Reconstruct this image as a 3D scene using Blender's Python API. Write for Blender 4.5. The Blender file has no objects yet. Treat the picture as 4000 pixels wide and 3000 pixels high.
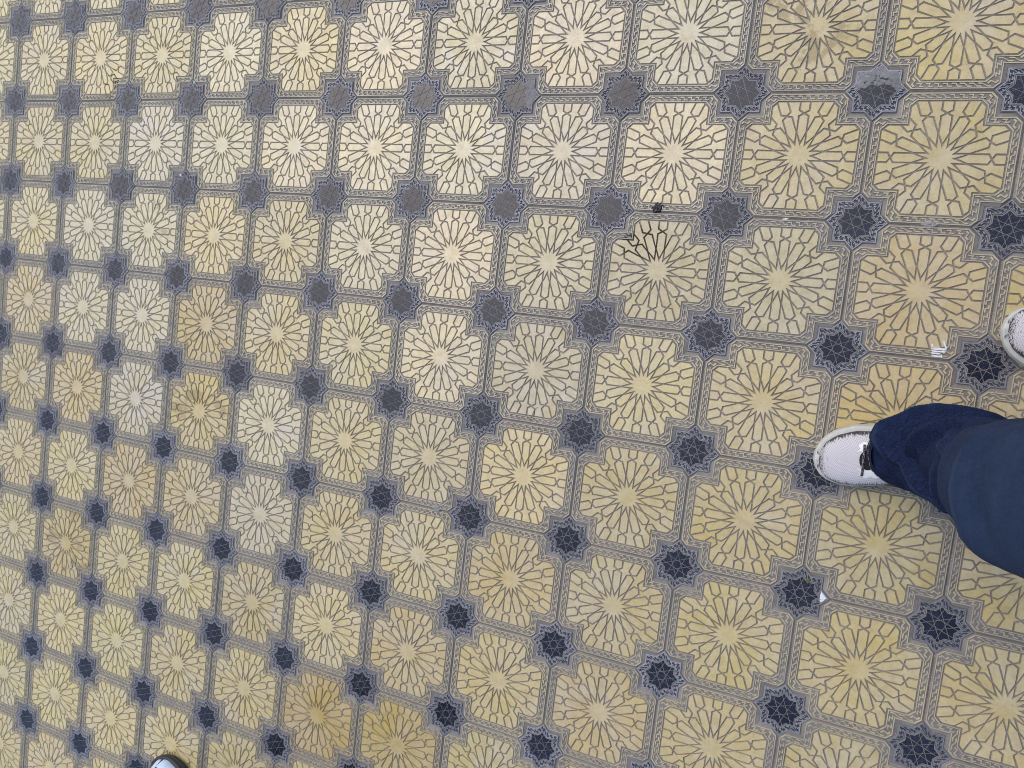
import bpy, bmesh, math, random
from mathutils import Vector, Matrix, noise
R = math.radians
random.seed(11)
scn = bpy.context.scene
col = scn.collection

# ------------------------------------------------------------------ camera, sky, sun, exposure
cam_d = bpy.data.cameras.new('camera'); cam = bpy.data.objects.new('camera', cam_d); col.objects.link(cam)
cam_d.sensor_width = 36; cam_d.lens = 24.99; cam_d.clip_start = 0.02; cam_d.clip_end = 500
CAM = Vector((2.43146, -0.78728, 1.54869))
RW = ((0.92044133, 0.117616, -0.37276566), (0.13751787, -0.99012699, 0.02715472), (-0.36589151, -0.07625626, -0.9275281))
m3 = Matrix((RW[0], tuple(-v for v in RW[1]), tuple(-v for v in RW[2]))).transposed()
cam.matrix_world = Matrix.Translation(CAM) @ m3.to_4x4()
scn.camera = cam

SUN_EL, SUN_AZ = 55, 140           # azimuth of the sun seen from the scene, degrees counter-clockwise from +x
world = bpy.data.worlds.new('World'); scn.world = world; world.use_nodes = True
wn = world.node_tree; wn.nodes.clear()
sky = wn.nodes.new('ShaderNodeTexSky'); sky.sky_type = 'NISHITA'; sky.sun_disc = False
sky.sun_elevation = R(SUN_EL); sky.sun_rotation = R(90 - SUN_AZ); sky.air_density = 1.0; sky.dust_density = 2.5; sky.ozone_density = 1.0
bg = wn.nodes.new('ShaderNodeBackground'); bg.inputs['Strength'].default_value = 0.15
wo = wn.nodes.new('ShaderNodeOutputWorld')
wn.links.new(sky.outputs[0], bg.inputs[0]); wn.links.new(bg.outputs[0], wo.inputs[0])
sun_d = bpy.data.lights.new('sun', 'SUN'); sun_d.energy = 0.55; sun_d.angle = R(60); sun_d.color = (1, .94, .85)
sun = bpy.data.objects.new('sun', sun_d); col.objects.link(sun)
sdir = Vector((math.cos(R(SUN_EL)) * math.cos(R(SUN_AZ)), math.cos(R(SUN_EL)) * math.sin(R(SUN_AZ)), math.sin(R(SUN_EL))))
sun.rotation_euler = sdir.to_track_quat('Z', 'Y').to_euler(); sun.location = (0, 0, 8)
scn.view_settings.view_transform = 'Standard'; scn.view_settings.look = 'None'
scn.view_settings.exposure = 0.54
scn.cycles.filter_width = 1.0; scn.view_settings.gamma = 1

def px(u, v, h=0.0):
    """the point at height h seen at photograph pixel (u, v)"""
    a, b = (u - 2000) / 2776.24, (v - 1500) / 2776.24
    d = Vector([RW[0][k] * a + RW[1][k] * b + RW[2][k] for k in range(3)])
    return CAM + d * ((h - CAM.z) / d.z)

def to_px(p):
    q = Vector(p) - CAM
    x, y, z = (sum(RW[r][k] * q[k] for k in range(3)) for r in range(3))
    return (2000 + 2776.24 * x / z, 1500 + 2776.24 * y / z) if z > .05 else (1e6, 1e6)

# ------------------------------------------------------------------ material helpers
class N:
    def __init__(s, name):
        s.m = bpy.data.materials.new(name); s.m.use_nodes = True
        s.t = s.m.node_tree; s.p = s.t.nodes['Principled BSDF']
    def n(s, k, **kw):
        x = s.t.nodes.new(k)
        for a, b in kw.items(): setattr(x, a, b)
        return x
    def l(s, a, b): s.t.links.new(a, b)
    def set(s, sock, v):
        if hasattr(v, 'node'): s.l(v, sock)
        else: sock.default_value = v
    def attr(s, name):
        a = s.n('ShaderNodeAttribute', attribute_type='OBJECT'); a.attribute_name = name
        return a
    def coords(s, seeded=True):
        tc = s.n('ShaderNodeTexCoord').outputs['Object']
        if not seeded: return tc
        c = s.n('ShaderNodeCombineXYZ'); f = s.attr('seed').outputs['Fac']
        for i in range(3): s.l(f, c.inputs[i])
        v = s.n('ShaderNodeVectorMath', operation='ADD'); s.l(tc, v.inputs[0]); s.l(c.outputs[0], v.inputs[1])
        return v.outputs[0]
    def noise(s, vec, scale, detail=4, rough=.55, dist=0):
        x = s.n('ShaderNodeTexNoise'); s.l(vec, x.inputs['Vector'])
        x.inputs['Scale'].default_value = scale; x.inputs['Detail'].default_value = detail
        x.inputs['Roughness'].default_value = rough; x.inputs['Distortion'].default_value = dist
        return x.outputs['Fac']
    def ramp(s, f, a, b, c0=0., c1=1.):
        x = s.n('ShaderNodeMapRange'); s.set(x.inputs[0], f); s.set(x.inputs[1], a); s.set(x.inputs[2], b)
        s.set(x.inputs[3], c0); s.set(x.inputs[4], c1); return x.outputs[0]
    def math(s, op, a, b=0.):
        x = s.n('ShaderNodeMath', operation=op); s.set(x.inputs[0], a); s.set(x.inputs[1], b); return x.outputs[0]
    def mix(s, f, a, b, kind='MIX'):
        x = s.n('ShaderNodeMix', data_type='RGBA', blend_type=kind)
        s.set(x.inputs[0], f)
        for i, v in ((6, a), (7, b)):
            if hasattr(v, 'node'): s.l(v, x.inputs[i])
            else: x.inputs[i].default_value = (*v, 1) if len(v) == 3 else v
        return x.outputs[2]
    def bump(s, h, strength, dist=.001):
        b = s.n('ShaderNodeBump'); b.inputs['Strength'].default_value = strength; b.inputs['Distance'].default_value = dist
        s.l(h, b.inputs['Height']); s.l(b.outputs[0], s.p.inputs['Normal'])
    def base(s, v): 
        if hasattr(v, 'node'): s.l(v, s.p.inputs['Base Color'])
        else: s.p.inputs['Base Color'].default_value = (*v, 1)
    def rough(s, v): s.set(s.p.inputs['Roughness'], v)

def plain(name, c, rough=.6, nscale=60, var=.25, bump=.15):
    a = N(name); v = a.coords(False); n = a.noise(v, nscale, 5)
    a.base(a.mix(a.ramp(n, .3, .7), tuple(x * (1 - var) for x in c), tuple(min(1, x * (1 + var)) for x in c)))
    a.rough(rough); a.bump(n, bump, .002); return a.m

def mat_yellow():
    a = N('cast_yellow_face'); v = a.coords()
    colr = a.n('ShaderNodeObjectInfo').outputs['Color']
    big = a.noise(v, 9, 5, .6); mid = a.noise(v, 45, 5, .65); fine = a.noise(v, 700, 3, .6)
    c = a.mix(a.ramp(big, .35, .68), colr, (.56, .50, .40), 'MIX')
    c = a.mix(.5, c, colr)
    c = a.mix(a.ramp(mid, .38, .72, 0, .5), c, a.mix(1., c, (.66, .58, .47), 'MULTIPLY'))
    spot = a.noise(v, 170, 4, .7)
    c = a.mix(a.ramp(spot, .52, .74, 0, .45), c, a.mix(1., c, (.60, .53, .44), 'MULTIPLY'))
    c = a.mix(a.ramp(fine, .58, .72, 0, .42), c, (.17, .13, .075))            # pits and grains of dirt
    # worn greyish patches
    wear = a.noise(v, 16, 6, .7, .6)
    c = a.mix(a.ramp(a.math('MULTIPLY', a.ramp(wear, .5, .62), a.attr('wear').outputs['Fac']), 0, 1, 0, .6), c, (.56, .51, .42))
    # dried mustard coloured stains
    st = a.noise(v, 11, 8, .72, .4)
    thr = a.math('SUBTRACT', .78, a.math('MULTIPLY', a.attr('stain').outputs['Fac'], .30))
    sm = a.ramp(a.math('SUBTRACT', st, thr), 0, .035)
    c = a.mix(a.math('MULTIPLY', sm, .62), c, (.24, .17, .055))
    a.base(c)
    a.rough(a.ramp(mid, .2, .8, .30, .52))
    a.p.inputs['Specular IOR Level'].default_value = .8
    h = a.math('ADD', a.math('MULTIPLY', fine, .35), a.noise(v, 130, 4)); a.bump(h, .22, .0012)
    return a.m

def mat_border():
    a = N('worn_yellow_line'); v = a.coords(); colr = a.n('ShaderNodeObjectInfo').outputs['Color']
    w = a.noise(v, 26, 6, .7); f = a.noise(v, 500, 3)
    k = a.math('ADD', a.ramp(w, .34, .68, -.05, .75), a.attr('edgewear').outputs['Fac'])
    k.node.use_clamp = True
    c = a.mix(k, a.mix(.45, colr, (.50, .46, .39)), (.29, .27, .245))
    c = a.mix(a.ramp(f, .55, .72, 0, .5), c, (.1, .09, .08)); a.base(c); a.rough(.5); a.bump(f, .3, .001)
    return a.m

def mat_concrete(name, c, stainspot=None, sparkle=True, rough=.62):
    a = N(name); v = a.coords(); n = a.noise(v, 22, 6, .65); f = a.noise(v, 600, 3, .6); g = a.noise(v, 130, 5, .7)
    b = a.mix(a.ramp(n, .3, .7), tuple(x * .72 for x in c), tuple(x * 1.25 for x in c))
    b = a.mix(a.ramp(g, .55, .8, 0, .5), b, (.07, .055, .045))
    b = a.mix(a.ramp(f, .3, .45, .45, 0), b, (.05, .045, .04))
    if sparkle:
        vo = a.n('ShaderNodeTexVoronoi'); vo.inputs['Scale'].default_value = 260; a.l(v, vo.inputs['Vector'])
        s1 = a.ramp(vo.outputs['Distance'], .10, .17, 1, 0)
        sep = a.n('ShaderNodeSeparateColor'); a.l(vo.outputs['Color'], sep.inputs[0])
        b = a.mix(a.math('MULTIPLY', s1, a.math('GREATER_THAN', sep.outputs[0], .86)), b, (.75, .75, .73))
    if stainspot:                                                             # dark dried liquid lying in the grooves
        tc = a.n('ShaderNodeTexCoord').outputs['Object']; tot = None
        for (x, y, r) in stainspot:
            d = a.n('ShaderNodeVectorMath', operation='DISTANCE'); a.l(tc, d.inputs[0]); d.inputs[1].default_value = (x, y, 0)
            dd = a.math('ADD', d.outputs['Value'], a.math('MULTIPLY', a.math('SUBTRACT', a.noise(tc, 40, 4), .5), .03))
            mk = a.ramp(dd, r * .8, r, 1, 0); tot = mk if tot is None else a.math('MAXIMUM', tot, mk)
        b = a.mix(tot, b, (.018, .011, .007))
    a.base(b); a.rough(rough); a.bump(a.math('ADD', g, f), .5, .0012)
    return a.m

def mat_navy():
    a = N('navy_glaze'); v = a.coords(); n = a.noise(v, 30, 5); f = a.noise(v, 420, 3, .7); big = a.noise(v, 14, 6, .7)
    b = a.mix(a.ramp(n, .3, .7), (.0075, .0095, .020), (.014, .0175, .034))
    k = a.math('MULTIPLY', a.ramp(f, .56, .66), a.math('ADD', a.ramp(big, .5, .75, 0, .6), a.attr('dust').outputs['Fac']))
    b = a.mix(a.math('MULTIPLY', k, .55), b, (.16, .17, .19)); a.base(b)
    a.rough(a.ramp(n, .2, .8, .18, .32)); a.p.inputs['Specular IOR Level'].default_value = .45; a.bump(f, .05, .0006)
    return a.m

def mat_starband():
    a = N('slate_band'); v = a.coords(); n = a.noise(v, 40, 6, .7); f = a.noise(v, 500, 3)
    colr = a.n('ShaderNodeObjectInfo').outputs['Color']
    b = a.mix(a.ramp(n, .46, .74, 0, .8), colr, (.05, .056, .08)); b = a.mix(a.ramp(f, .56, .7, 0, .5), b, (.04, .04, .045))
    a.base(b); a.rough(.45); a.bump(f, .3, .001); return a.m

M = {
 'yellow': mat_yellow(), 'border': mat_border(),
 'body': mat_concrete('grey_cement_body', (.225, .205, .183)),
 'body_stain_a': mat_concrete('grey_cement_body_spilled', (.225, .205, .183), [(-.026, .060, .045), (-.060, .048, .032)]),
 'body_stain_b': mat_concrete('grey_cement_body_spill', (.225, .205, .183), [(.052, -.068, .034), (.04, -.098, .024), (.06, -.05, .02)]),
 'starbody': mat_concrete('dark_slate_cement', (.040, .041, .048), None, True, .5),
 'starslope': mat_concrete('slate_edge', (.24, .225, .21)),
 'lines': mat_concrete('dusty_inlay_ground', (.26, .245, .225), None, False),
 'navy': mat_navy(), 'band': mat_starband(),
 'crust': mat_concrete('raw_cement_crust', (.20, .193, .187), None, False, .85),
 'white': plain('white_paint', (.72, .73, .74), .5, 90, .12),
 'bed': mat_concrete('joint_sand', (.19, .18, .17), None, True, .9),
}

# ------------------------------------------------------------------ mesh helpers
def mk(name, V, F, mats, parent=None, mi=None, smooth=False, link=True):
    me = bpy.data.meshes.new(name); me.from_pydata([tuple(v) for v in V], [], F)
    for m in (mats if isinstance(mats, (list, tuple)) else [mats]): me.materials.append(m)
    if mi: me.polygons.foreach_set('material_index', mi)
    if smooth: me.polygons.foreach_set('use_smooth', [True] * len(F))
    me.update()
    return obj(name, me, parent) if link else me
def obj(name, me, parent=None):
    o = bpy.data.objects.new(name, me); col.objects.link(o); o.parent = parent; return o
def tag(o, label=None, cat=None, group=None, kind=None):
    for k, v in (('label', label), ('category', cat), ('group', group), ('kind', kind)):
        if v: o[k] = v
    return o
class MB:
    def __init__(s): s.V, s.F, s.I = [], [], []
    def prism(s, base, top, zb, zt, mi=0, ti=None):
        n = len(base); o = len(s.V)
        s.V += [(x, y, zb) for x, y in base] + [(x, y, zt) for x, y in top]
        s.F.append(tuple(range(o + n, o + 2 * n))); s.I.append(mi if ti is None else ti)
        for k in range(n): s.F.append((o + k, o + (k + 1) % n, o + n + (k + 1) % n, o + n + k)); s.I.append(mi)
    def ring(s, inner, outer, zb, zt, mi=0):
        n = len(inner); o = len(s.V)
        s.V += [(x, y, zb) for x, y in inner] + [(x, y, zt) for x, y in inner] + [(x, y, zt) for x, y in outer] + [(x, y, zb) for x, y in outer]
        for k in range(n):
            k2 = (k + 1) % n
            for a in range(3):
                s.F.append((o + a * n + k2, o + a * n + k, o + (a + 1) * n + k, o + (a + 1) * n + k2)); s.I.append(mi)
    def mesh(s, name, mats): return mk(name, s.V, s.F, mats, mi=s.I, link=False)

# planar straight-line graph -> faces
def area(p): return .5 * sum(p[i][0] * p[(i + 1) % len(p)][1] - p[(i + 1) % len(p)][0] * p[i][1] for i in range(len(p)))
def inside(p, poly):
    r = False; x, y = p
    for i in range(len(poly)):
        (x1, y1), (x2, y2) = poly[i], poly[i - 1]
        if (y1 > y) != (y2 > y) and x < (x2 - x1) * (y - y1) / (y2 - y1) + x1: r = not r
    return r
def arrangement(segs, border):
    segs = segs + [(border[i], border[(i + 1) % len(border)]) for i in range(len(border))]
    nb = len(border); nodes = {}
    def key(p): return (round(p[0], 5), round(p[1], 5))
    E = set()
    for i, (a, b) in enumerate(segs):
        ts = [0., 1.]; d = (b[0] - a[0], b[1] - a[1])
        for j, (c, e) in enumerate(segs):
            if i == j: continue
            g = (e[0] - c[0], e[1] - c[1]); den = d[0] * g[1] - d[1] * g[0]
            if abs(den) < 1e-12: continue
            w = (c[0] - a[0], c[1] - a[1]); t = (w[0] * g[1] - w[1] * g[0]) / den; u = (w[0] * d[1] - w[1] * d[0]) / den
            if -1e-7 < t < 1 + 1e-7 and -1e-7 < u < 1 + 1e-7: ts.append(min(1, max(0, t)))
        ts = sorted(ts)
        for t0, t1 in zip(ts, ts[1:]):
            p, q = (a[0] + d[0] * t0, a[1] + d[1] * t0), (a[0] + d[0] * t1, a[1] + d[1] * t1)
            if key(p) == key(q): continue
            if i < len(segs) - nb and not inside(((p[0] + q[0]) / 2, (p[1] + q[1]) / 2), border): continue
            E.add((key(p), key(q))); E.add((key(q), key(p)))
    adj = {}
    for a, b in E: adj.setdefault(a, []).append(b)
    ch = True
    while ch:                                                                 # drop dangling ends
        ch = False
        for a in list(adj):
            if len(adj[a]) == 1: b = adj[a][0]; adj[b].remove(a); del adj[a]; ch = True
            elif not adj[a]: del adj[a]
    for a in adj: adj[a].sort(key=lambda b: math.atan2(b[1] - a[1], b[0] - a[0]))
    seen = set(); out = []
    for a in adj:
        for b in adj[a]:
            if (a, b) in seen: continue
            f = []; u, v = a, b
            while (u, v) not in seen:
                seen.add((u, v)); f.append(u); L = adj[v]; w = L[(L.index(u) - 1) % len(L)]; u, v = v, w
            if area(f) > 1e-6: out.append(f)
    return out
def clean(p):
    q = []
    for i in range(len(p)):
        a, b, c = p[i - 1], p[i], p[(i + 1) % len(p)]
        cr = (b[0] - a[0]) * (c[1] - b[1]) - (b[1] - a[1]) * (c[0] - b[0])
        if abs(cr) > 2e-8: q.append(b)
    return q
def inset(p, d):
    n = len(p); out = []
    for i in range(n):
        a, b, c = p[i - 1], p[i], p[(i + 1) % n]
        d1 = Vector((b[0] - a[0], b[1] - a[1])).normalized(); d2 = Vector((c[0] - b[0], c[1] - b[1])).normalized()
        n1 = Vector((-d1.y, d1.x)); n2 = Vector((-d2.y, d2.x)); m = n1 + n2
        k = d / max(.12, 1 + n1.dot(n2)); out.append((b[0] + m.x * k, b[1] + m.y * k))
    return out

P = .25                                                                       # pitch of the paving grid, metres
def contour(t):
    F, Nn, C = .427 + .059 * t, .247 + .061 * t, .630 + .125 * t
    return outline(F, Nn, C)
def outline(F, Nn, C):
    q = [(F, C - F), (C - Nn, Nn), (Nn, Nn), (Nn, C - Nn), (C - F, F)]
    return [(x * P, y * P) for r in range(4) for (x, y) in [((a, b), (-b, a), (-a, -b), (b, -a))[r] for a, b in q]]
def star(Rr): return [(P * Rr * (1 if k % 2 == 0 else .765) * math.cos(k * math.pi / 8), P * Rr * (1 if k % 2 == 0 else .765) * math.sin(k * math.pi / 8)) for k in range(16)]

def lerp(a, b, t): return (a[0] + (b[0] - a[0]) * t, a[1] + (b[1] - a[1]) * t)
def meander(mb, inner, outer, counts, zb, zt, mi=0, sw=.29):
    n = len(inner)
    for e in range(n):
        i0, i1, o0, o1 = inner[e], inner[(e + 1) % n], outer[e], outer[(e + 1) % n]
        P_ = lambda u, t: lerp(lerp(i0, i1, u), lerp(o0, o1, u), t)
        k = counts(e)
        if not k: continue
        p = 1. / k
        for a in range(k):
            u = a * p - .1 * p
            pl = [(u, sw), (u + .50 * p, sw), (u + .66 * p, 1), (u + 1.14 * p, 1)]      # upper side
            pr = [(u, 0), (u + .56 * p, 0), (u + .72 * p, 1 - sw), (u + 1.14 * p, 1 - sw)]
            o = len(mb.V)
            for z in (zb, zt):
                for s_ in (pl, pr): mb.V += [(*P_(max(-.02, min(1.02, x)), t), z) for x, t in s_]
            for c in range(3):
                A, B = 8 + c, 12 + c
                mb.F.append((o + B, o + B + 1, o + A + 1, o + A)); mb.I.append(mi)
                mb.F.append((o + c, o + c + 1, o + A + 1, o + A)[::-1]); mb.I.append(mi)
                mb.F.append((o + 4 + c, o + 5 + c, o + B + 1, o + B)); mb.I.append(mi)

# ------------------------------------------------------------------ the cast paving tile
FLOOR = -.0023
R0, W, A1, AX, A2 = .0965, .0370, .313, .335, .357
def tile_cells():
    segs = []
    for k in range(16):
        th = k * math.pi / 8; c, s = math.cos(th), math.sin(th); diag = k % 4 == 2
        a1, ax, a2 = (A1 - .045, AX - .045, A2 - .045) if diag else (A1, AX, A2)
        L = lambda x, y: ((x * c - y * s) * P, (x * s + y * c) * P)
        for g in (1, -1):
            segs += [(L(R0 * math.cos(math.pi / 8), g * W), L(a1, g * W)), (L(a1, g * W), L(ax, 0)), (L(ax, 0), L(a2, g * W)), (L(a2, g * W), L(.8, g * W))]
    return [clean(f) for f in arrangement(segs, contour(0))]
cells = tile_cells()
HALF = .0068 * P
petals, medal, rest = {}, None, []
for f in cells:
    hit = None
    if inside((0, 0), f): medal = f; continue
    for k in range(16):
        r = (.21 if k % 4 == 2 else .25) * P
        if inside((r * math.cos(k * math.pi / 8), r * math.sin(k * math.pi / 8)), f): hit = k
    if hit is None: rest.append(f)
    else: petals[hit] = f
def cell_mesh(name, polys):
    mb = MB()
    for f in polys:
        b, t = inset(f, HALF * .72), inset(f, HALF * 1.15)
        if area(t) > 2e-6: mb.prism(b, t, FLOOR - .0004, 0.)
    return mb.mesh(name, M['yellow'])
ME_medal = cell_mesh('medallion', [medal]); ME_petal = [cell_mesh('petal', [petals[k]]) for k in range(16)]
ME_field = cell_mesh('rosette_field', rest); ME_rosette = cell_mesh('rosette', rest + list(petals.values()))
mb = MB(); mb.ring(contour(.095), contour(.205), FLOOR - .0004, -.0002); mb.ring(contour(.885), contour(1.0), FLOOR - .0004, -.0004)
meander(mb, contour(.29), contour(.80), lambda e: (1, 2, 2, 1, 8)[e % 5], FLOOR - .0004, -.0004)
ME_border = mb.mesh('key_border', M['border'])
def body_mesh(name, mats):
    mb = MB(); a, b, c = contour(1.04), outline(.4985, .337, .7715), outline(.4985, .337, .7715)
    mb.prism(b, a, -.0040, FLOOR); n = len(a)
    o = len(mb.V); mb.V += [(x, y, -.045) for x, y in c]
    for k in range(n): mb.F.append((o + k, o + (k + 1) % n, (k + 1) % n, k)); mb.I.append(0)
    return mb.mesh(name, mats)
ME_body = body_mesh('paving_tile', M['body']); ME_body_a = body_mesh('paving_tile_spill', M['body_stain_a']); ME_body_b = body_mesh('paving_tile_spilled', M['body_stain_b'])

# the eight-pointed star tile
def star_body(name):
    mb = MB(); a, b = star(.2195), star(.2265); mb.prism(b, a, -.0040, FLOOR, 1, 0); n = len(a)
    o = len(mb.V); mb.V += [(x, y, -.045) for x, y in b]
    for k in range(n): mb.F.append((o + k, o + (k + 1) % n, (k + 1) % n, k)); mb.I.append(1)
    return mb.mesh(name, [M['starbody'], M['starslope']])
ME_star = star_body('star_tile')
def star_inlay():
    mb = MB(); mb.prism(star(.149), star(.1475), FLOOR - .0004, -.0009, 1)
    segs = []
    for k in range(8):
        th = R(22.5 + 45 * k); c, s = math.cos(th), math.sin(th); d = .034
        segs.append((((-.3 * c - d * s) * P, (-.3 * s + d * c) * P), ((.3 * c - d * s) * P, (.3 * s + d * c) * P)))
    for f in arrangement(segs, star(.141)):
        f = clean(f); b, t = inset(f, .0017 * P), inset(f, .0024 * P)
        if area(t) > 4e-7: mb.prism(b, t, -.0011, -.0001, 0)
    return mb.mesh('star_inlay', [M['navy'], M['lines']])
ME_inlay = star_inlay()
mb = MB(); mb.ring(star(.208), star(.219), FLOOR - .0004, -.0003); mb.ring(star(.1535), star(.1605), FLOOR - .0004, -.0003)
meander(mb, star(.1655), star(.2045), lambda e: 2, FLOOR - .0004, -.0003, 0, .30)
ME_sband = mb.mesh('key_border_star', M['band'])

# ------------------------------------------------------------------ laying the pavement
bed = mk('pavement', [(-40, -40, 0), (40, -40, 0), (40, 40, 0), (-40, 40, 0)], [(0, 1, 2, 3)], M['bed'])
bed.location = (0, 0, -.0048); tag(bed, kind='structure')
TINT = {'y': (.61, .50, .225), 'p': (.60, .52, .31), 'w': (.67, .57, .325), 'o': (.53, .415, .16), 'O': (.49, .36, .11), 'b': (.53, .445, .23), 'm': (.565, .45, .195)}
KIND = {}
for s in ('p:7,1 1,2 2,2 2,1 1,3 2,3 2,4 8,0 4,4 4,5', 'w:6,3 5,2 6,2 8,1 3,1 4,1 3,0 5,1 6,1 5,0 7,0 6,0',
          'o:9,0 10,0 9,1 10,1 10,2 10,3 10,4 9,4 10,5 3,3 3,4 1,4 2,5 11,0 11,1 11,2 11,3 11,4 11,5 11,6 9,5 9,6 10,6 10,7 9,7 1,6 8,6 8,7', 'O:5,7 6,7 12,1 12,2 12,3',  # right-hand columns: own ochre, plus weaker sky reflection put into the tint
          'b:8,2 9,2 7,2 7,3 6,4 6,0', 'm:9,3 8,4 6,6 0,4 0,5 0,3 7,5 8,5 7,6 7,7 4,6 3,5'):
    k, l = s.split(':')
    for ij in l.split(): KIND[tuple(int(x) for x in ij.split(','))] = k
STAIN = {(9, 0): .75, (2, 2): .55, (0, 1): .6, (3, 3): .6, (3, 4): .8, (1, 4): .45, (1, 6): .85, (0, 2): .55, (6, 7): .45, (5, 6): .35, (3, 6): .35, (1, 8): .5, (9, 1): .2, (0, 4): .3, (6, 1): .35, (-1, 1): .5}
WEAR = {(6, 0): 1., (6, 1): 1., (7, 1): .8, (2, 1): 1., (2, 4): .9, (2, 3): .6, (4, 4): .8, (7, 3): .8, (1, 3): .6, (3, 6): .6, (4, 6): .5, (8, 2): .3}
WEDGE = 0
def in_view(x, y, pad):
    u, v = to_px((x, y, 0)); return -pad < u < 4000 + pad and -pad < v < 3000 + pad
spots = [(i, j) for i in range(-4, 17) for j in range(-5, 15)]
def size(i, j):
    u, v = to_px(((i + .5) * P, -(j + .5) * P, 0)); u2, v2 = to_px(((i + 1.5) * P, -(j + .5) * P, 0)); return math.hypot(u2 - u, v2 - v)
tiles = [(i, j) for i, j in spots if any(in_view((i + a) * P, -(j + b) * P, 60) for a in (0, .5, 1) for b in (0, .5, 1))]
stars = [(i, j) for i, j in spots if in_view(i * P, -j * P, 190)]
vis = [t for t in tiles if in_view((t[0] + .5) * P, -(t[1] + .5) * P, 0)]
near = set(sorted(vis, key=lambda t: -size(*t))[:18])
def jit(o, x, y):
    o.location = (x + random.uniform(-.0005, .0005), y + random.uniform(-.0005, .0005), random.uniform(-.0007, .0003) + .0048)
    o.rotation_euler = (R(random.uniform(-.2, .2)), R(random.uniform(-.2, .2)), R(random.uniform(-.25, .25)))
def props(o, c, seed, stain=0., wear=0., ew=0.):
    o.color = (*c, 1); o['seed'] = seed; o['stain'] = stain; o['wear'] = wear; o['edgewear'] = ew
for (i, j) in tiles:
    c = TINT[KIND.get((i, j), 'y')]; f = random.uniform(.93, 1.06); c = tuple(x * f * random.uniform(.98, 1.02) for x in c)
    sd = random.uniform(0, 90); st = STAIN.get((i, j), random.uniform(0, .22)); we = WEAR.get((i, j), random.uniform(0, .3))
    ew = random.uniform(-.15, .15) + .035 * max(0, j - 3)
    t = obj('paving_tile', ME_body_a if (i, j) == (8, 2) else ME_body_b if (i, j) == (1, 0) else ME_body, bed)
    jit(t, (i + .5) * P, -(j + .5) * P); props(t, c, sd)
    parts = [('medallion', ME_medal), ('key_border', ME_border)]
    parts += [('rosette_field', ME_field)] + [('petal', m) for m in ME_petal] if (i, j) in near else [('rosette', ME_rosette)]
    for n, me in parts:
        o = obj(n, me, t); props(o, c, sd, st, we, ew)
        if n.startswith('rosette'): o['kind'] = 'stuff'
for (i, j) in stars:
    sd = random.uniform(0, 90); f = random.uniform(.8, 1.15); b = random.uniform(.0, 1.)
    c = ((.27 + .03 * b) * f, (.27 + .035 * b) * f, (.285 + .06 * b) * f)
    t = obj('star_tile', ME_star, bed); jit(t, i * P, -j * P); t.location.z -= random.uniform(0, .0008); props(t, c, sd)
    dust = random.choice((0, 0, .1, .25, .6)) if i < 9 else random.choice((.2, .6, .9))
    for n, me in (('star_inlay', ME_inlay), ('key_border', ME_sband)):
        o = obj(n, me, t); props(o, c, sd); o['dust'] = dust
    if (i, j) == (10, 1): worn_a = t
    if (i, j) == (7, 1): worn_b = t
    if (i, j) == (10, 5): worn_c = t

# paving that carries on outside the picture
def outer_paving():
    mb = MB(); mats = [M['body'], M['yellow'], M['border'], M['starbody'], M['band'], M['navy'], M['lines'], M['starslope']]
    def add(me, mp, dx=0, dy=0):
        o = len(mb.V); mb.V += [(v.co.x + dx, v.co.y + dy, v.co.z) for v in me.vertices]
        for p in me.polygons: mb.F.append(tuple(o + k for k in p.vertices)); mb.I.append(mp[p.material_index])
    for me, mp in ((ME_body, [0]), (ME_rosette, [1]), (ME_medal, [1]), (ME_border, [2])): add(me, mp)
    for me, mp in ((ME_star, [3, 7]), (ME_inlay, [5, 6]), (ME_sband, [4])): add(me, mp, -.5 * P, .5 * P)
    unit = obj('paving_unit', mb.mesh('paving_unit', mats), bed); props(unit, TINT['y'], 3.)
    unit.location = (-9.875, 9.875, .0048); unit['kind'] = 'stuff'; unit.name = 'outer_tile'
    done = set(tiles) | set(stars)
    pts = [((i + .5) * P, -(j + .5) * P, .0048) for i in range(-24, 36) for j in range(-24, 34) if (i, j) not in set(tiles) and (i, j) not in set(stars)]
    # the seam: units whose star or tile is already laid one by one get only what is missing
    for (i, j) in set(tiles) ^ set(stars):
        if (i, j) in set(tiles):
            t = obj('star_tile', ME_star, bed); jit(t, i * P, -j * P); props(t, (.2, .205, .23), 5.)
            for n, me in (('star_inlay', ME_inlay), ('key_border', ME_sband)): o = obj(n, me, t); props(o, (.2, .205, .23), 5.)
        else:
            t = obj('paving_tile', ME_body, bed); jit(t, (i + .5) * P, -(j + .5) * P); props(t, TINT['y'], 5.)
            for n, me in (('medallion', ME_medal), ('key_border', ME_border), ('rosette', ME_rosette)):
                o = obj(n, me, t); props(o, TINT['y'], 5.)
                if n == 'rosette': o['kind'] = 'stuff'
    host = mk('outer_paving', pts, [], M['body'], bed); host['kind'] = 'stuff'; props(host, TINT['y'], 3.)
    g = bpy.data.node_groups.new('lay_tiles', 'GeometryNodeTree')
    g.interface.new_socket('Geometry', in_out='INPUT', socket_type='NodeSocketGeometry'); g.interface.new_socket('Geometry', in_out='OUTPUT', socket_type='NodeSocketGeometry')
    gi, go = g.nodes.new('NodeGroupInput'), g.nodes.new('NodeGroupOutput')
    oi = g.nodes.new('GeometryNodeObjectInfo'); oi.inputs[0].default_value = unit
    ip = g.nodes.new('GeometryNodeInstanceOnPoints')
    g.links.new(gi.outputs[0], ip.inputs['Points']); g.links.new(oi.outputs['Geometry'], ip.inputs['Instance']); g.links.new(ip.outputs[0], go.inputs[0])
    md = host.modifiers.new('lay', 'NODES'); md.node_group = g
outer_paving()

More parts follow.
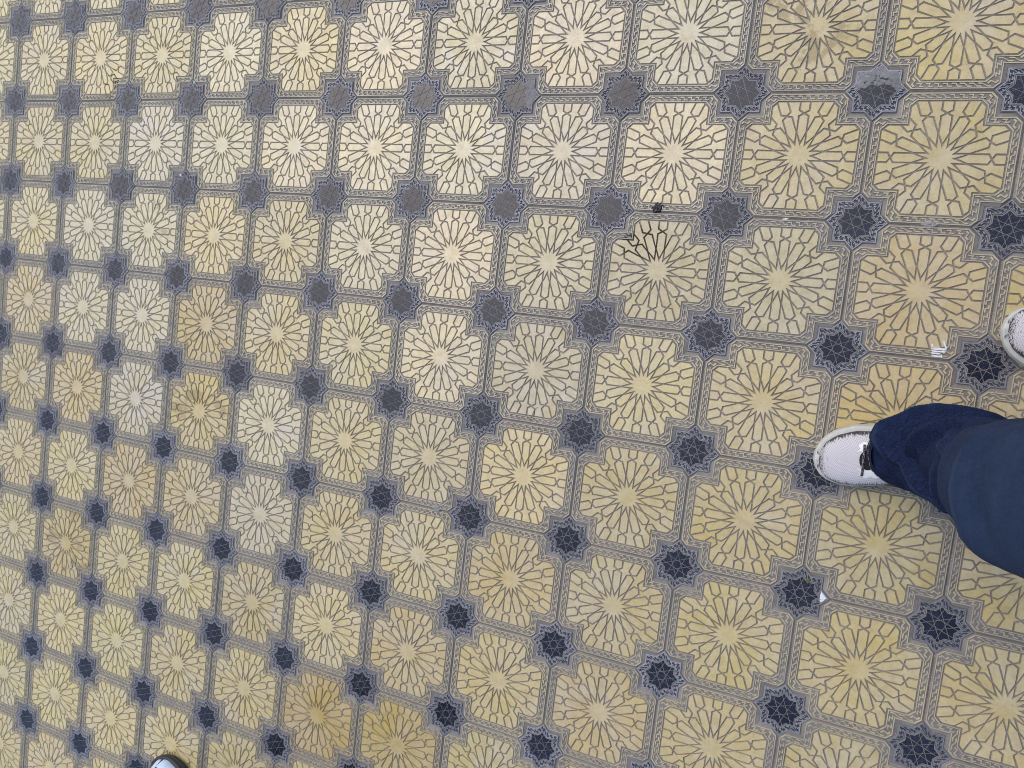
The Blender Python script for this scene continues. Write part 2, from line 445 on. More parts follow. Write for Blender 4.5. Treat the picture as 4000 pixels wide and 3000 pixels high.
# ------------------------------------------------------------------ damage and litter on the paving
def lump(name, mat, parent, pts, z0, h, jitter=.25, seed=1, res=26):
    """an irregular crust: outline pts (x, y), domed and roughened"""
    rnd = random.Random(seed); n = len(pts); V = []; F = []
    c = (sum(p[0] for p in pts) / n, sum(p[1] for p in pts) / n); rings = 7
    # denser ragged outline
    o = []
    for i in range(n):
        for s in range(6):
            q = lerp(pts[i], pts[(i + 1) % n], s / 6); d = math.hypot(q[0] - c[0], q[1] - c[1])
            k = 1 + jitter * (noise.noise(Vector((q[0] * 220, q[1] * 220, seed))) ); o.append((c[0] + (q[0] - c[0]) * k, c[1] + (q[1] - c[1]) * k))
    m = len(o)
    for r in range(rings):
        t = 1 - r / rings
        for q in o:
            x, y = c[0] + (q[0] - c[0]) * t, c[1] + (q[1] - c[1]) * t
            z = z0 + h * min(1, (1 - t) * 5) * (.55 + .45 * noise.noise(Vector((x * 160, y * 160, seed))) + .35 * noise.noise(Vector((x * 500, y * 500, seed))))
            V.append((x, y, z if r else z0 - .001))
    V.append((*c, z0 + h)); 
    for r in range(rings - 1):
        for i in range(m): F.append((r * m + i, r * m + (i + 1) % m, (r + 1) * m + (i + 1) % m, (r + 1) * m + i))
    for i in range(m): F.append(((rings - 1) * m + i, (rings - 1) * m + (i + 1) % m, len(V) - 1))
    o_ = mk(name, V, F, mat, parent, smooth=True); o_['seed'] = float(seed); return o_
S = P
lump('worn_cement_patch', M['crust'], worn_a, [(x * S, y * S) for x, y in ((-.15, .145), (-.06, .165), (0, .205), (.06, .165), (.15, .15), (.165, .07), (.20, .01), (.12, .015), (.06, .045), (0, .03), (-.06, .04), (-.11, .0), (-.17, .02), (-.165, .08))], -.0012, .0022, .10, 3)
worn_a['label'] = 'star tile with its upper half worn down to bare grey cement'
lump('worn_cement_patch', M['crust'], worn_b, [(x * S, y * S) for x, y in ((.04, .10), (.09, .16), (.15, .15), (.165, .07), (.21, .0), (.16, -.07), (.13, -.13), (.09, -.11), (.085, -.03), (.06, .03), (.08, .07))], -.0012, .0024, .12, 8)
worn_b['label'] = 'blue star tile with one crumbling grey side'
lump('white_paint_patch', M['white'], worn_c, [(x * S, y * S) for x, y in ((.155, .055), (.205, .005), (.16, -.05), (.15, -.01))], -.0006, .0007, .1, 5)
worn_c['label'] = 'star tile with white paint on one point'

def thing_at(name, u, v, label, cat, group=None, h=0.0):
    o = bpy.data.objects.new(name, None); col.objects.link(o); o.location = px(u, v, h); tag(o, label, cat, group); return o
def blob(name, u, v, r, h, mat, label, cat, seed, stretch=1., rot=0., group=None):
    o = lump(name, mat, None, [(r * stretch * math.cos(a * .7854), r * math.sin(a * .7854)) for a in range(8)], -.0018, h + .0018, .5, seed)
    o.location = px(u, v, 0); o.rotation_euler.z = rot; o['seed'] = float(seed); return tag(o, label, cat, group)
gum = N('black_tar'); gum.base((.006, .006, .006)); gum.rough(.18); gn = gum.noise(gum.coords(False), 260, 4); gum.bump(gn, .6, .002)
M['tar'] = gum.m
M['straw'] = plain('dry_straw', (.32, .20, .09), .7)
M['clay'] = plain('pale_clod', (.27, .26, .25), .9, 300, .3, .5)
M['seed'] = plain('pale_husk', (.75, .72, .66), .6)
M['moss'] = plain('moss', (.10, .12, .02), .9, 200, .4)
tar = blob('tar_lump', 2568, 812, .0115, .0035, M['tar'], 'glossy black tar lump stuck in a chipped tile edge', 'tar', 21, 1.15, 1.2)
blob('mortar_clod', 1705, 1987, .0085, .003, M['clay'], 'pale crumbly mortar clod lying across a joint', 'clod', 22, 1.5, -.3)
blob('stone_chip', 3632, 876, .0085, .002, M['clay'], 'flat grey stone chip lying in a joint', 'stone', 23, 1.6, .1)
blob('moss_tuft', 3155, 2272, .005, .002, M['moss'], 'tiny green moss tuft on a star tile', 'moss', 24)
for k, (u, v, r) in enumerate(((758, 322, .9), (706, 684, -.7), (3068, 856, .1))):
    blob('pale_husk', u, v, .0025, .0015, M['seed'], ('white husk beside a star tile near the blackened grooves', 'thin white husk lying on a joint', 'cream flake lying in a joint between blue and black stars')[k], 'husk', 30 + k, 2.6, r)
def twig(u, v, L, ang, label, seed):
    rnd = random.Random(seed); V = []; F = []; n = 8
    for i in range(n + 1):
        t = i / n - .5; r = .0006 * (1.1 - abs(t))
        c = Vector((t * L, .004 * math.sin(t * 5), .0009))
        V += [(c.x, c.y + r * math.cos(a * 1.2566), c.z + r * math.sin(a * 1.2566)) for a in range(5)]
    for i in range(n):
        for a in range(5): F.append((i * 5 + a, i * 5 + (a + 1) % 5, i * 5 + 5 + (a + 1) % 5, i * 5 + 5 + a))
    o = mk('twig', V, F, M['straw'], smooth=True); o.location = px(u, v); o.rotation_euler.z = ang; tag(o, label, 'twig', 'dry twigs on the paving')
twig(2080, 1618, .045, .9, 'bent brown twig on a greyish tile border', 1)
twig(1068, 2735, .05, -.6, 'thin straw twig crossing a tile border', 2)

# white paint dashes on one tile border
def paint_mark():
    c = px(3650, 1362); mb = MB()
    for (u0, v0, u1, v1, w) in ((3638, 1361, 3697, 1366, 7), (3640, 1371, 3692, 1375, 5), (3640, 1374, 3646, 1381, 6), (3645, 1380, 3676, 1383, 5), (3671, 1382, 3676, 1391, 6), (3639, 1389, 3682, 1394, 5), (3640, 1343, 3645, 1361, 5), (3686, 1333, 3697, 1366, 5)):
        a, b = px(u0, v0) - c, px(u1, v1) - c; d = (b - a).to_2d().normalized(); n = Vector((-d.y, d.x)) * (w * .00029)
        q = [(a.x + n.x, a.y + n.y), (a.x - n.x, a.y - n.y), (b.x - n.x, b.y - n.y), (b.x + n.x, b.y + n.y)]
        mb.prism(q, [lerp(p, ((a.x + b.x) / 2, (a.y + b.y) / 2), .05) for p in q], -.001, .0009)
    o = obj('paint_mark', mb.mesh('paint_mark', M['white'])); o.location = c; tag(o, 'broken white paint mark printed across one ochre tile border', 'paint')
paint_mark()

# sand and grit in the joints and grooves
def grit():
    rnd = random.Random(5); V = []; F = []; I = []
    for k in range(3600):
        i, j = rnd.uniform(-1, 12.5), rnd.uniform(-.8, 10.5)
        if rnd.random() < .68:
            if rnd.random() < .5: i = round(i) + rnd.gauss(0, .008)
            else: j = round(j) + rnd.gauss(0, .008)
        x, y = i * P, -j * P
        if not in_view(x, y, 50): continue
        r = rnd.choice((.0004, .0005, .0006, .0007, .0009, .0013)); z = -.0008 + r * .5; o = len(V)
        on = abs(i - round(i)) < .02 or abs(j - round(j)) < .02
        if on: z = -.004 + r * .5
        a = rnd.uniform(0, 6.28)
        for q in range(4): V.append((x + r * math.cos(a + q * 1.57) * rnd.uniform(.6, 1.2), y + r * math.sin(a + q * 1.57) * rnd.uniform(.6, 1.2), z))
        V += [(x, y, z + r * .9), (x, y, z - r)]
        m = rnd.choice((0, 0, 1, 2, 2))
        for q in range(4): F += [(o + q, o + (q + 1) % 4, o + 4), (o + (q + 1) % 4, o + q, o + 5)]; I += [m, m]
    g = mk('sand_grit', V, F, [plain('pale_grit', (.72, .70, .68), .4), plain('brown_grit', (.22, .14, .09), .8), plain('grey_grit', (.3, .29, .28), .7)], mi=I)
    tag(g, 'sand grit scattered in joints and grooves', 'grit', kind='stuff')
grit()

# ------------------------------------------------------------------ shoes
def mat_knit():
    a = N('knit_upper'); uv = a.n('ShaderNodeUVMap').outputs[0]; rim = a.n('ShaderNodeAttribute'); rim.attribute_name = 'rim'
    sep = a.n('ShaderNodeSeparateXYZ'); a.l(uv, sep.inputs[0])
    row = a.math('MULTIPLY', sep.outputs[1], 420.); par = a.math('MODULO', a.math('FLOOR', row), 2.)
    cx = a.math('FRACT', a.math('ADD', a.math('MULTIPLY', sep.outputs[0], 330.), a.math('MULTIPLY', par, .5))); cy = a.math('FRACT', row)
    dx = a.math('ABSOLUTE', a.math('SUBTRACT', cx, .5)); dy = a.math('ABSOLUTE', a.math('SUBTRACT', cy, .5))
    dd = a.math('ADD', a.math('MULTIPLY', dx, dx), a.math('MULTIPLY', dy, dy))
    rr = a.ramp(rim.outputs['Fac'], 0, .55, .045, .075)
    dot = a.ramp(a.math('SUBTRACT', rr, dd), -.015, .01)
    mp = a.n('ShaderNodeMapping'); a.l(uv, mp.inputs[0]); mp.inputs['Scale'].default_value = (900, 300, 1)
    nz = a.noise(mp.outputs[0], 1., 2, .5)
    edge = a.ramp(a.math('ADD', rim.outputs['Fac'], a.math('MULTIPLY', a.math('SUBTRACT', nz, .5), 1.9)), .58, .66)
    c = a.mix(a.math('MULTIPLY', dot, .5), (.54, .51, .53), (.10, .095, .12))
    c = a.mix(edge, c, (.015, .014, .018)); a.base(c); a.rough(.85); a.p.inputs['Sheen Weight'].default_value = .15
    a.bump(a.math('SUBTRACT', 1., dot), .35, .0008); return a.m
M['knit'] = mat_knit()
M['midsole'] = plain('off_white_rubber', (.46, .46, .42), .55, 120, .08, .08)
M['outsole'] = plain('dark_rubber', (.02, .02, .022), .6)
M['overlay'] = plain('white_overlay', (.70, .72, .71), .45, 90, .05, .05)
M['tongue'] = plain('black_mesh', (.008, .008, .009), .9, 900, .5, .5)
def mat_lace():
    a = N('speckled_lace'); n = a.noise(a.coords(False), 900, 1); a.base(a.mix(a.ramp(n, .60, .64), (.008, .008, .009), (.7, .7, .7))); a.rough(.8); return a.m
M['lace'] = mat_lace()
def interp(t, T):
    for (a, va), (b, vb) in zip(T, T[1:]):
        if t <= b:
            k = (t - a) / (b - a); k = k * k * (3 - 2 * k) * .4 + k * .6; return va + (vb - va) * k
    return T[-1][1]
SL = .300
# x measured from the toe backwards, toe at x = 0, left foot: +y is the medial side when facing -x is right... y = side
HWO = [(0, .0), (.004, .019), (.012, .033), (.025, .0445), (.045, .054), (.075, .0595), (.11, .0575), (.15, .050), (.20, .0435), (.25, .0415), (.28, .034), (.293, .022), (.300, .0)]
ZT = [(0, .026), (.02, .046), (.05, .058), (.09, .070), (.13, .085), (.17, .102), (.22, .108), (.27, .104), (.295, .085), (.300, .06)]
def soleh(x): return .022 + .010 * min(1, x / .1) + .006 * max(0, (x - .15) / .15)
def axis_y(x): return .006 * math.sin(x / SL * math.pi) - .004 * max(0, 1 - x / .08)
def upper(x, v, off=0.):
    """point on the shoe upper; v in -1..1 across"""
    hw = max(.0004, interp(x, HWO) - .0065); z0 = soleh(x) - .002; zt = interp(x, ZT)
    a = v * math.pi / 2; s = math.copysign(abs(math.sin(a)) ** .92, a); c = max(0., math.cos(a)) ** .72
    n = Vector((0, math.sin(a), math.cos(a)))
    return Vector((x + .005 * max(0, 1 - x / .03), axis_y(x) - .0035 + hw * s, z0 + (zt - z0) * c)) + n * off
XS = [0.0012, .003, .006, .010, .015, .021, .028, .036, .045, .055, .066, .078, .091, .105, .12, .135, .15, .166, .182, .20, .218, .236, .252, .266, .278, .288, .2945, .2985]
def make_shoe(root, mats, sport=False):
    nv = 33; V = []; F = []; rim = []; uv = []
    for x in XS:
        for k in range(nv):
            v = -1 + 2 * k / (nv - 1); p = upper(x, v)
            p.z += .0006 * noise.noise(p * 60); V.append(p)
            rim.append(max(abs(math.sin(v * math.pi / 2)) ** 5, math.exp(-x / .020))); uv.append((x, p.y * 1.0 + (p.z - .05) * .6 * (1 if v > 0 else -1)))
    n = len(XS)
    for i in range(n - 1):
        for k in range(nv - 1): F.append((i * nv + k, i * nv + k + 1, (i + 1) * nv + k + 1, (i + 1) * nv + k))
    F.append(tuple(range(nv))[::-1]); F.append(tuple((n - 1) * nv + k for k in range(nv)))
    up = mk('upper', V, F, mats[0], root, smooth=True)
    at = up.data.attributes.new('rim', 'FLOAT', 'POINT'); at.data.foreach_set('value', rim)
    ul = up.data.uv_layers.new(name='UVMap')
    for lp in up.data.loops: ul.data[lp.index].uv = uv[lp.vertex_index]
    # midsole: rounded sidewall rings
    prof = [(0, -.004, 0), (.15, -.0005, 0), (.4, .0015, 0), (.62, .0005, 0), (.68, -.0012, 0), (.74, .0004, 0), (.92, -.001, 0), (1., -.004, 0), (1.02, -.012, 0)]
    def ol(): 
        q = [(x, 1) for x in [0] + XS + [SL]] ; return q + [(x, -1) for x in reversed(XS)]
    O = ol(); V = []; F = []; m = len(O)
    for (t, d, _) in prof:
        for x, s in O:
            hw = interp(x, HWO); k = max(0., (hw + d) / max(hw, .001)); cx = x
            if hw < .02: cx = x - d * (1 if x < .1 else -1)
            toe_spring = .012 * max(0, 1 - x / .05) ** 2
            V.append((cx, axis_y(x) + s * hw * k, .004 + toe_spring * (1 - t * .3) + (soleh(x) - .004) * t))
    for r in range(len(prof) - 1):
        for i in range(m): F.append((r * m + i, r * m + (i + 1) % m, (r + 1) * m + (i + 1) % m, (r + 1) * m + i))
    F.append(tuple((len(prof) - 1) * m + i for i in range(m)))
    mk('midsole', V, F, mats[1], root, smooth=True)
    V = []; F = []
    for z, d in ((.0008, -.008), (.005, -.003)):
        for x, s in O:
            hw = interp(x, HWO); toe_spring = .012 * max(0, 1 - x / .05) ** 2
            V.append((x, axis_y(x) + s * max(0, hw + d), z + toe_spring))
    F.append(tuple(range(m))[::-1])
    for i in range(m): F.append((i, (i + 1) % m, m + (i + 1) % m, m + i))
    mk('outsole', V, F, mats[2], root)
    def patch(name, fn, mat, nu=14, nw=10, off=.0012, th=.0014, sub=None):
        V = []; F = []
        for o in (off - th, off):
            for a in range(nu + 1):
                for b in range(nw + 1):
                    x, v = fn(a / nu, b / nw); V.append(upper(x, v, o))
        g = lambda l, a, b: l * (nu + 1) * (nw + 1) + a * (nw + 1) + b
        for a in range(nu):
            for b in range(nw): F.append((g(1, a, b), g(1, a + 1, b), g(1, a + 1, b + 1), g(1, a, b + 1)))
        for a in range(nu):
            for b in (0, nw): F.append((g(0, a, b), g(0, a + 1, b), g(1, a + 1, b), g(1, a, b)))
        for b in range(nw):
            for a in (0, nu): F.append((g(0, a, b), g(0, a, b + 1), g(1, a, b + 1), g(1, a, b)))
        return mk(name, V, F, mat, sub or root, smooth=False)
    if not sport:
        def disc(cx, cv, rx, rv): 
            def f(a, b):
                t = b * 2 * math.pi; return cx + rx * a * math.cos(t), cv + rv * a * math.sin(t)
            return f
        for s in (1, -1):
            patch('eyelet_overlay', lambda a, b, s=s: (.076 + .0055 * math.cos(b * 9) * (a - .4) + .030 * a + .006 * b, s * (.16 + .24 * b + .03 * math.sin(a * 9))), M['overlay'], 16, 8, .0009)
        patch('tongue', disc(.092, 0, .014, .20), M['tongue'], 5, 24, .0016, .0006)
        patch('tongue', lambda a, b: (.094 + .05 * a, -.17 + .34 * b), M['tongue'], 8, 8, .0014, .0006)
        for (xa, xb, w) in ((.0815, .088, .36), (.108, .112, .36)):
            V = []; F = []; nn = 26
            for i in range(nn + 1):
                v = -w + 2 * w * i / nn; x = xa + (xb - xa) * i / nn; c = upper(x, v, .0030 if 0 < i < nn else .0005)
                V += [(c.x + .0024 * math.cos(q * 1.0472), c.y, c.z + .0015 * math.sin(q * 1.0472)) for q in range(6)]
            for i in range(nn):
                for q in range(6): F.append((i * 6 + q, i * 6 + (q + 1) % 6, i * 6 + 6 + (q + 1) % 6, i * 6 + 6 + q))
            F += [tuple(range(6)), tuple(nn * 6 + q for q in range(6))]
            mk('lace', V, F, M['lace'], root, smooth=True)
    else:
        patch('toe_panel', lambda a, b: (.004 + .016 * a + .006 * math.sin(b * 3.14), -.35 + 1.25 * b), mats[3], 10, 14, .0016)
        patch('side_panel', lambda a, b: (.027 + .070 * a, .98 - (.62 - .40 * a) * b), mats[3], 16, 10, .0018)
        patch('side_panel', lambda a, b: (.097 + .010 * a, .95 - .70 * b), mats[3], 4, 10, .0018)
        patch('vamp_panel', lambda a, b: (.050 + .048 * a, .36 - .34 * b), mats[4], 10, 8, .0014)
        patch('trim', lambda a, b: (.070 + .052 * a, -.16 + .06 * b), mats[3], 10, 3, .0018)
        lab = patch('label_panel', lambda a, b: (.113 + .056 * a, .98 - .62 * b), mats[3], 10, 10, .0020)
        for (txt, size, xx, vv, mm) in (('Adapt', .012, .119, .72, mats[5]), ('SSX', .018, .117, .47, mats[2])):
            cu = bpy.data.curves.new('lettering', 'FONT'); cu.body = txt; cu.size = size; cu.extrude = .0004
            to = bpy.data.objects.new('t', cu); col.objects.link(to); bpy.context.view_layer.update()
            me = bpy.data.meshes.new_from_object(to.evaluated_get(bpy.context.evaluated_depsgraph_get())); bpy.data.objects.remove(to)
            a0 = upper(xx, vv, .0026); b0 = upper(xx + .05, vv, .0026); up_ = upper(xx, vv + .2, .0026)
            ex = (b0 - a0).normalized(); ey = (up_ - a0); ey = (ey - ex * ey.dot(ex)).normalized(); ez = ex.cross(ey)
            for vtx in me.vertices: vtx.co = a0 + ex * vtx.co.x + ey * vtx.co.y + ez * vtx.co.z
            me.materials.clear(); me.materials.append(mm); obj('lettering', me, lab)

# ------------------------------------------------------------------ people
def mat_denim(name, dark, lite, fade):
    a = N(name); g = a.n('ShaderNodeNewGeometry').outputs['Position']; tc = a.n('ShaderNodeTexCoord').outputs['Object']
    mp = a.n('ShaderNodeMapping'); a.l(tc, mp.inputs[0]); mp.inputs['Scale'].default_value = (420, 420, 70)
    slub = a.noise(mp.outputs[0], 1., 3, .6)
    mp2 = a.n('ShaderNodeMapping'); a.l(tc, mp2.inputs[0]); mp2.inputs['Scale'].default_value = (70, 70, 420)
    weft = a.noise(mp2.outputs[0], 1., 3, .6)
    rid = a.n('ShaderNodeAttribute'); rid.attribute_name = 'ridge'
    sep = a.n('ShaderNodeSeparateXYZ'); a.l(tc, sep.inputs[0])
    wear = a.math('ADD', a.ramp(sep.outputs[2], .22, .62, .05, fade), a.ramp(rid.outputs['Fac'], .5, 1., 0, .6)); wear.node.use_clamp = True
    wear = a.math('MULTIPLY', wear, a.ramp(a.noise(tc, 22, 5, .6), .2, .75, .45, 1.15))
    c = a.mix(a.ramp(a.math('ADD', a.math('MULTIPLY', slub, .6), a.math('MULTIPLY', weft, .4)), .38, .66), tuple(x * .3 for x in dark), tuple(x * 2. for x in dark))
    c = a.mix(wear, c, a.mix(slub, tuple(x * .7 for x in lite), lite)); a.base(c); a.rough(.9)
    a.p.inputs['Specular IOR Level'].default_value = .15
    a.bump(a.math('ADD', slub, weft), .5, .0016); return a.m
M['denim'] = mat_denim('indigo_denim', (.0055, .011, .037), (.030, .052, .105), .75)
M['denim2'] = mat_denim('charcoal_denim', (.02, .02, .022), (.05, .05, .055), .4)
M['thread'] = plain('ochre_thread', (.22, .11, .04), .7)
M['skin'] = plain('skin', (.50, .32, .23), .55, 200, .1, .1)
M['hair'] = plain('dark_hair', (.02, .015, .012), .6, 300, .4, .6)
M['jacket'] = plain('navy_jacket', (.03, .035, .05), .85, 200, .25, .3)
M['hoodie'] = plain('grey_sweatshirt', (.20, .20, .21), .9, 200, .2, .3)

# garment sections: z, centre x, centre y, radius x, radius y, tilt   (photographer frame, facing -x)
LEG_L = [(.058, 2.690, -.931, .120, .060, -.26), (.085, 2.693, -.924, .119, .072, -.26), (.125, 2.706, -.913, .101, .076, -.22), (.175, 2.718, -.911, .091, .075, -.12), (.24, 2.726, -.909, .086, .072, -.05), (.32, 2.730, -.908, .083, .071, 0), (.42, 2.724, -.908, .085, .076, 0), (.52, 2.718, -.909, .092, .089, .1), (.62, 2.738, -.907, .096, .094, .2), (.74, 2.785, -.896, .100, .096, .2), (.86, 2.83, -.884, .108, .098, .1), (.94, 2.855, -.87, .112, .098, 0)]
LEG_R = [(.058, 2.970, -.680, .120, .062, -.26), (.085, 2.970, -.680, .118, .068, -.26), (.13, 2.975, -.682, .108, .078, -.2), (.19, 2.985, -.688, .096, .080, -.1), (.28, 2.985, -.694, .088, .078, 0), (.40, 2.965, -.70, .086, .080, 0), (.50, 2.94, -.706, .090, .086, 0), (.62, 2.92, -.712, .096, .092, 0), (.76, 2.90, -.718, .102, .096, 0), (.88, 2.885, -.725, .110, .098, 0), (.94, 2.88, -.73, .112, .098, 0)]
ORG = Vector((2.87, -.80, 0))
def sect(T, t):
    f = t * (len(T) - 1); i = min(len(T) - 2, int(f)); k = f - i
    P0, P1, P2, P3 = T[max(0, i - 1)], T[i], T[i + 1], T[min(len(T) - 1, i + 2)]
    return [0.5 * (2 * b + (c - a) * k + (2 * a - 5 * b + 4 * c - d) * k * k + (3 * b - a - 3 * c + d) * k ** 3) for a, b, c, d in zip(P0, P1, P2, P3)]
FOLDS = [  # theta centre (deg, 180 = front), z centre, slope dz/dtheta, half length deg, width m, amplitude m
    (185, .425, .0003, 80, .050, .010), (150, .235, -.0019, 60, .020, .018), (215, .20, .0017, 60, .018, .016), (205, .30, -.0011, 65, .022, .014),
    (115, .15, -.0010, 55, .022, .016), (175, .13, .0006, 50, .014, .009), (260, .26, .0015, 60, .022, .014), (165, .345, .0013, 45, .016, .011),
    (30, .2, .0006, 60, .02, .011), (345, .33, -.0006, 60, .02, .011), (190, .55, .0004, 70, .03, .009), (240, .14, -.0008, 45, .014, .011)]
def leg(name, T, mat, root, shift):
    nz, nt = 150, 120; V = []; F = []; rd = []
    for i in range(nz + 1):
        z0, cx, cy, rx, ry, tl = sect(T, i / nz)
        for k in range(nt):
            th = 2 * math.pi * k / nt; ax, ay = math.cos(th), math.sin(th); deg = math.degrees(th) % 360
            d = 0; rg = 0
            zz = z0 + tl * rx * ax
            for (tc, zc, sl, hl, w, am) in FOLDS:
                dt = (deg - tc + shift + 180) % 360 - 180
                if abs(dt) < hl:
                    q = (zz - zc - sl * dt) / w; e = max(0., math.cos(dt / hl * 1.5708)) ** 1.2; g = math.exp(-q * q * 1.6)
                    d += am * e * (g - .55 * math.exp(-(q - 1.5) ** 2) - .25 * math.exp(-(q + 1.6) ** 2)); rg = max(rg, e * math.exp(-q * q * 9))
            nn = Vector((ax * 2.2, ay * 2.2, zz * 9)); d += .0035 * noise.noise(nn) + .0012 * noise.noise(nn * 3.1)
            fade = min(1, i / 8) * .85 + .15; d *= fade
            V.append((cx + (rx + d) * math.copysign(abs(ax) ** .84, ax) - ORG.x, cy + (ry + d) * math.copysign(abs(ay) ** .84, ay) - ORG.y, zz)); rd.append(rg)
    for i in range(nz):
        for k in range(nt): F.append((i * nt + k, i * nt + (k + 1) % nt, (i + 1) * nt + (k + 1) % nt, (i + 1) * nt + k))
    # hem turned in
    o = len(V)
    for s, dz in ((.965, -.0005), (.955, .030)):
        for k in range(nt):
            x, y, z = V[k]; c = (T[0][1] - ORG.x, T[0][2] - ORG.y); V.append((c[0] + (x - c[0]) * s, c[1] + (y - c[1]) * s, z + dz)); rd.append(0)
    for k in range(nt):
        k2 = (k + 1) % nt; F.append((o + k2, k2, k, o + k)[::-1]); F.append((o + nt + k, o + nt + k2, o + k2, o + k))
    me_o = mk(name, V, F, mat, root, smooth=True); at = me_o.data.attributes.new('ridge', 'FLOAT', 'POINT'); at.data.foreach_set('value', rd)
    # hem stitching
    row = int(nz * .052); S_ = []; G = []
    ring = [Vector(V[row * nt + k]) for k in range(nt)]
    for k, p in enumerate(ring):
        c = Vector((T[0][1] - ORG.x, T[0][2] - ORG.y, p.z)); n = (p - c).normalized()
        for q in range(4): S_.append(p + n * (.0003 + .0009 * math.cos(q * 1.5708)) + Vector((0, 0, .0009 * math.sin(q * 1.5708))))
    for k in range(nt):
        if k % 3 == 2: continue
        for q in range(4): G.append((k * 4 + q, k * 4 + (q + 1) % 4, ((k + 1) % nt) * 4 + (q + 1) % 4, ((k + 1) % nt) * 4 + q))
    mk('hem_stitching', S_, G, M['thread'], me_o)
    return me_o
def loft(T, nt=40, cap=True):
    V = []; F = []; n = 30
    for i in range(n + 1):
        z, cx, cy, rx, ry, tl = sect(T, i / n)
        V += [(cx + rx * math.cos(2 * math.pi * k / nt), cy + ry * math.sin(2 * math.pi * k / nt), z + tl * rx * math.cos(2 * math.pi * k / nt)) for k in range(nt)]
    for i in range(n):
        for k in range(nt): F.append((i * nt + k, i * nt + (k + 1) % nt, (i + 1) * nt + (k + 1) % nt, (i + 1) * nt + k))
    if cap: F += [tuple(range(nt))[::-1], tuple(n * nt + k for k in range(nt))]
    return V, F
def tube(V, F, pts, nt=14):
    """append a tapered closed tube through (x, y, z, r) points"""
    o = len(V); n = len(pts)
    for i, p in enumerate(pts):
        a, b = Vector(pts[max(0, i - 1)][:3]), Vector(pts[min(n - 1, i + 1)][:3]); d = (b - a).normalized()
        u = d.cross(Vector((.31, .95, .1))).normalized(); w = d.cross(u)
        V += [tuple(Vector(p[:3]) + (u * math.cos(6.2832 * k / nt) + w * math.sin(6.2832 * k / nt)) * p[3]) for k in range(nt)]
    for i in range(n - 1):
        for k in range(nt): F.append((o + i * nt + k, o + i * nt + (k + 1) % nt, o + (i + 1) * nt + (k + 1) % nt, o + (i + 1) * nt + k))
    F += [tuple(o + k for k in range(nt))[::-1], tuple(o + (n - 1) * nt + k for k in range(nt))]
def add_ball(V, F, c, r, nt=20, nr=12):
    o = len(V)
    for i in range(nr + 1):
        a = math.pi * i / nr
        V += [(c[0] + r[0] * math.sin(a) * math.cos(6.2832 * k / nt), c[1] + r[1] * math.sin(a) * math.sin(6.2832 * k / nt), c[2] + r[2] * math.cos(a)) for k in range(nt)]
    for i in range(nr):
        for k in range(nt): F.append((o + i * nt + k, o + (i + 1) * nt + k, o + (i + 1) * nt + (k + 1) % nt, o + i * nt + (k + 1) % nt))
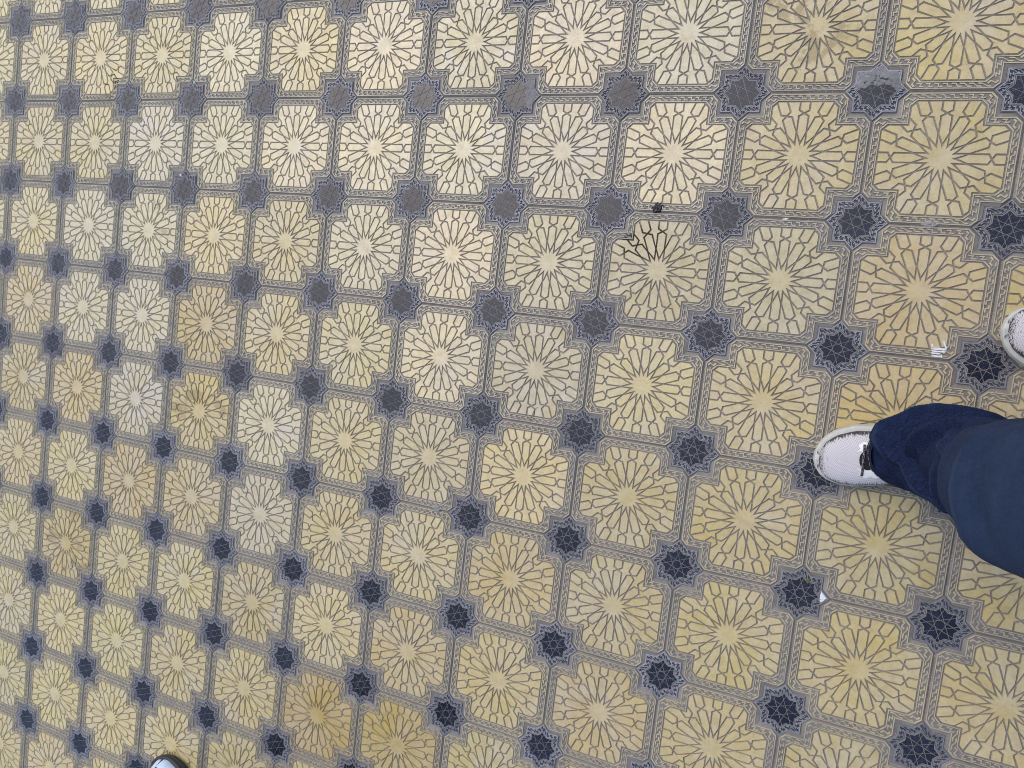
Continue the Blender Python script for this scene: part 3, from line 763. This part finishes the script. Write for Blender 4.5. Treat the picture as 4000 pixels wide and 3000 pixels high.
def make_person(root, denim, coat, shoe_mats, sport):
    toes = ((px(3178, 1782, .012), R(8.5), 1), (Vector((2.762, -.686, 0)), R(-2), -1))
    for (tp, ang, s) in toes:
        sh = bpy.data.objects.new('shoe', None); col.objects.link(sh); sh.parent = root
        sh.location = (tp.x - ORG.x, tp.y - ORG.y, 0); sh.rotation_euler.z = ang; sh.scale = (1, s, 1)
        make_shoe(sh, shoe_mats, sport)
    leg('trouser_leg', LEG_L, denim, root, 0); leg('trouser_leg', LEG_R, denim, root, 25)
    V, F = loft([(.84, .0, 0, .06, .08, 0), (.88, -.005, 0, .115, .165, 0), (.95, 0, 0, .125, .185, 0), (1.02, .005, 0, .118, .172, 0), (1.06, .005, 0, .112, .165, 0)])
    seat = mk('trouser_seat', V, F, denim, root, smooth=True); seat.data.attributes.new('ridge', 'FLOAT', 'POINT')
    V, F = loft([(.96, .0, 0, .135, .195, 0), (1.08, .0, 0, .132, .18, 0), (1.22, .0, 0, .138, .19, 0), (1.34, .01, 0, .135, .205, 0), (1.41, .02, 0, .115, .195, 0), (1.45, .02, 0, .08, .11, 0), (1.475, .015, 0, .068, .072, 0)])
    arms = []
    for s in (1, -1):
        tube(V, F, [(.02, s * .17, 1.40, .066), (.03, s * .215, 1.33, .066), (.05, s * .245, 1.18, .058), (.06, s * .26, 1.05, .052), (.04, s * .265, .92, .046), (.01, s * .26, .83, .041)], 20)
    top = mk('jacket', V, F, coat, root, smooth=True)
    rm = top.modifiers.new('fuse', 'REMESH'); rm.mode = 'VOXEL'; rm.voxel_size = .012; rm.use_smooth_shade = True
    # the body, one continuous surface
    V = []; F = []
    tube(V, F, [(.01, 0, .9, .11), (0, 0, 1.1, .11), (0, 0, 1.3, .12), (.015, 0, 1.42, .075), (.01, 0, 1.48, .058), (-.005, 0, 1.56, .056)], 20)
    add_ball(V, F, (-.015, 0, 1.625), (.096, .076, .118)); add_ball(V, F, (-.05, 0, 1.575), (.055, .052, .05))
    add_ball(V, F, (-.112, 0, 1.60), (.018, .014, .022), 10, 8); add_ball(V, F, (-.098, 0, 1.562), (.012, .024, .007), 10, 6)
    for s in (1, -1):
        add_ball(V, F, (.005, s * .078, 1.615), (.018, .010, .030), 10, 8)
        tube(V, F, [(.02, s * .16, 1.39, .05), (.04, s * .235, 1.2, .045), (.06, s * .255, 1.05, .04), (.03, s * .262, .90, .033), (.005, s * .258, .80, .026), (0, s * .256, .775, .03), (-.005, s * .252, .74, .036), (-.01, s * .248, .705, .034), (-.012, s * .246, .69, .026)])
        for q, (dx, L) in enumerate(((-.034, .078), (-.012, .088), (.010, .082), (.030, .066))):
            tube(V, F, [(dx * .9 - .004, s * .248, .705, .010), (dx - .008, s * .243, .69 - L * .35, .0092), (dx - .012, s * .232, .69 - L * .72, .0086), (dx - .014, s * .216, .69 - L, .0075)], 10)
        tube(V, F, [(-.03, s * .245, .755, .014), (-.052, s * .232, .725, .0115), (-.06, s * .222, .695, .0105), (-.058, s * .214, .672, .008)], 10)
    for T in (LEG_L, LEG_R):
        tube(V, F, [(c[1] - ORG.x, c[2] - ORG.y, c[0], min(c[3], c[4]) * .74) for c in T[3:]] , 16)
        a = T[1]; tube(V, F, [(T[3][1] - ORG.x, T[3][2] - ORG.y, T[3][0], .05), (a[1] - ORG.x + .02, a[2] - ORG.y, .085, .036), (a[1] - ORG.x, a[2] - ORG.y, .07, .030)], 16)
    bd = mk('body', V, F, M['skin'], root, smooth=True)
    rm = bd.modifiers.new('fuse', 'REMESH'); rm.mode = 'VOXEL'; rm.voxel_size = .0065; rm.use_smooth_shade = True
    sm = bd.modifiers.new('soften', 'SMOOTH'); sm.iterations = 4
    V = []; F = []; add_ball(V, F, (.005, 0, 1.645), (.103, .086, .112), 28, 18)
    V = [(x + (.05 if x < -.055 and z < 1.68 else 0), y, max(z, 1.58) + .004 * noise.noise(Vector((x * 60, y * 60, z * 60)))) for x, y, z in V]
    mk('hair', V, F, M['hair'], root, smooth=True)
    for s in (1, -1):
        V = []; F = []; add_ball(V, F, (-.098, s * .032, 1.628), (.010, .013, .009), 12, 8); mk('eye', V, F, plain('eye', (.05, .03, .02), .15, 10, .1), root, smooth=True)

p1 = bpy.data.objects.new('person', None); col.objects.link(p1); p1.location = ORG
tag(p1, 'standing person in indigo jeans and pale lilac knit trainers with black speckled laces', 'person')
make_person(p1, M['denim'], M['jacket'], [M['knit'], M['midsole'], M['midsole']], False)
M['ice'] = plain('pale_blue_overlay', (.50, .60, .74), .35, 80, .06, .05); M['greige'] = plain('grey_mesh', (.30, .28, .30), .8, 500, .3, .3); M['print'] = plain('grey_print', (.22, .24, .26), .5)
p2 = bpy.data.objects.new('person', None); col.objects.link(p2)
PHI = R(-39); tl = px(3178, 1782, .012) - ORG; tl.z = 0
toe2 = px(606, 2964, .02); p2.rotation_euler.z = PHI
p2.location = Vector((toe2.x, toe2.y, 0)) - Matrix.Rotation(PHI, 3, 'Z') @ tl
tag(p2, 'person wearing a pale blue and black trainer with printed side label', 'person')
make_person(p2, M['denim2'], M['hoodie'], [M['tongue'], M['outsole'], M['outsole'], M['ice'], M['greige'], M['print']], True)
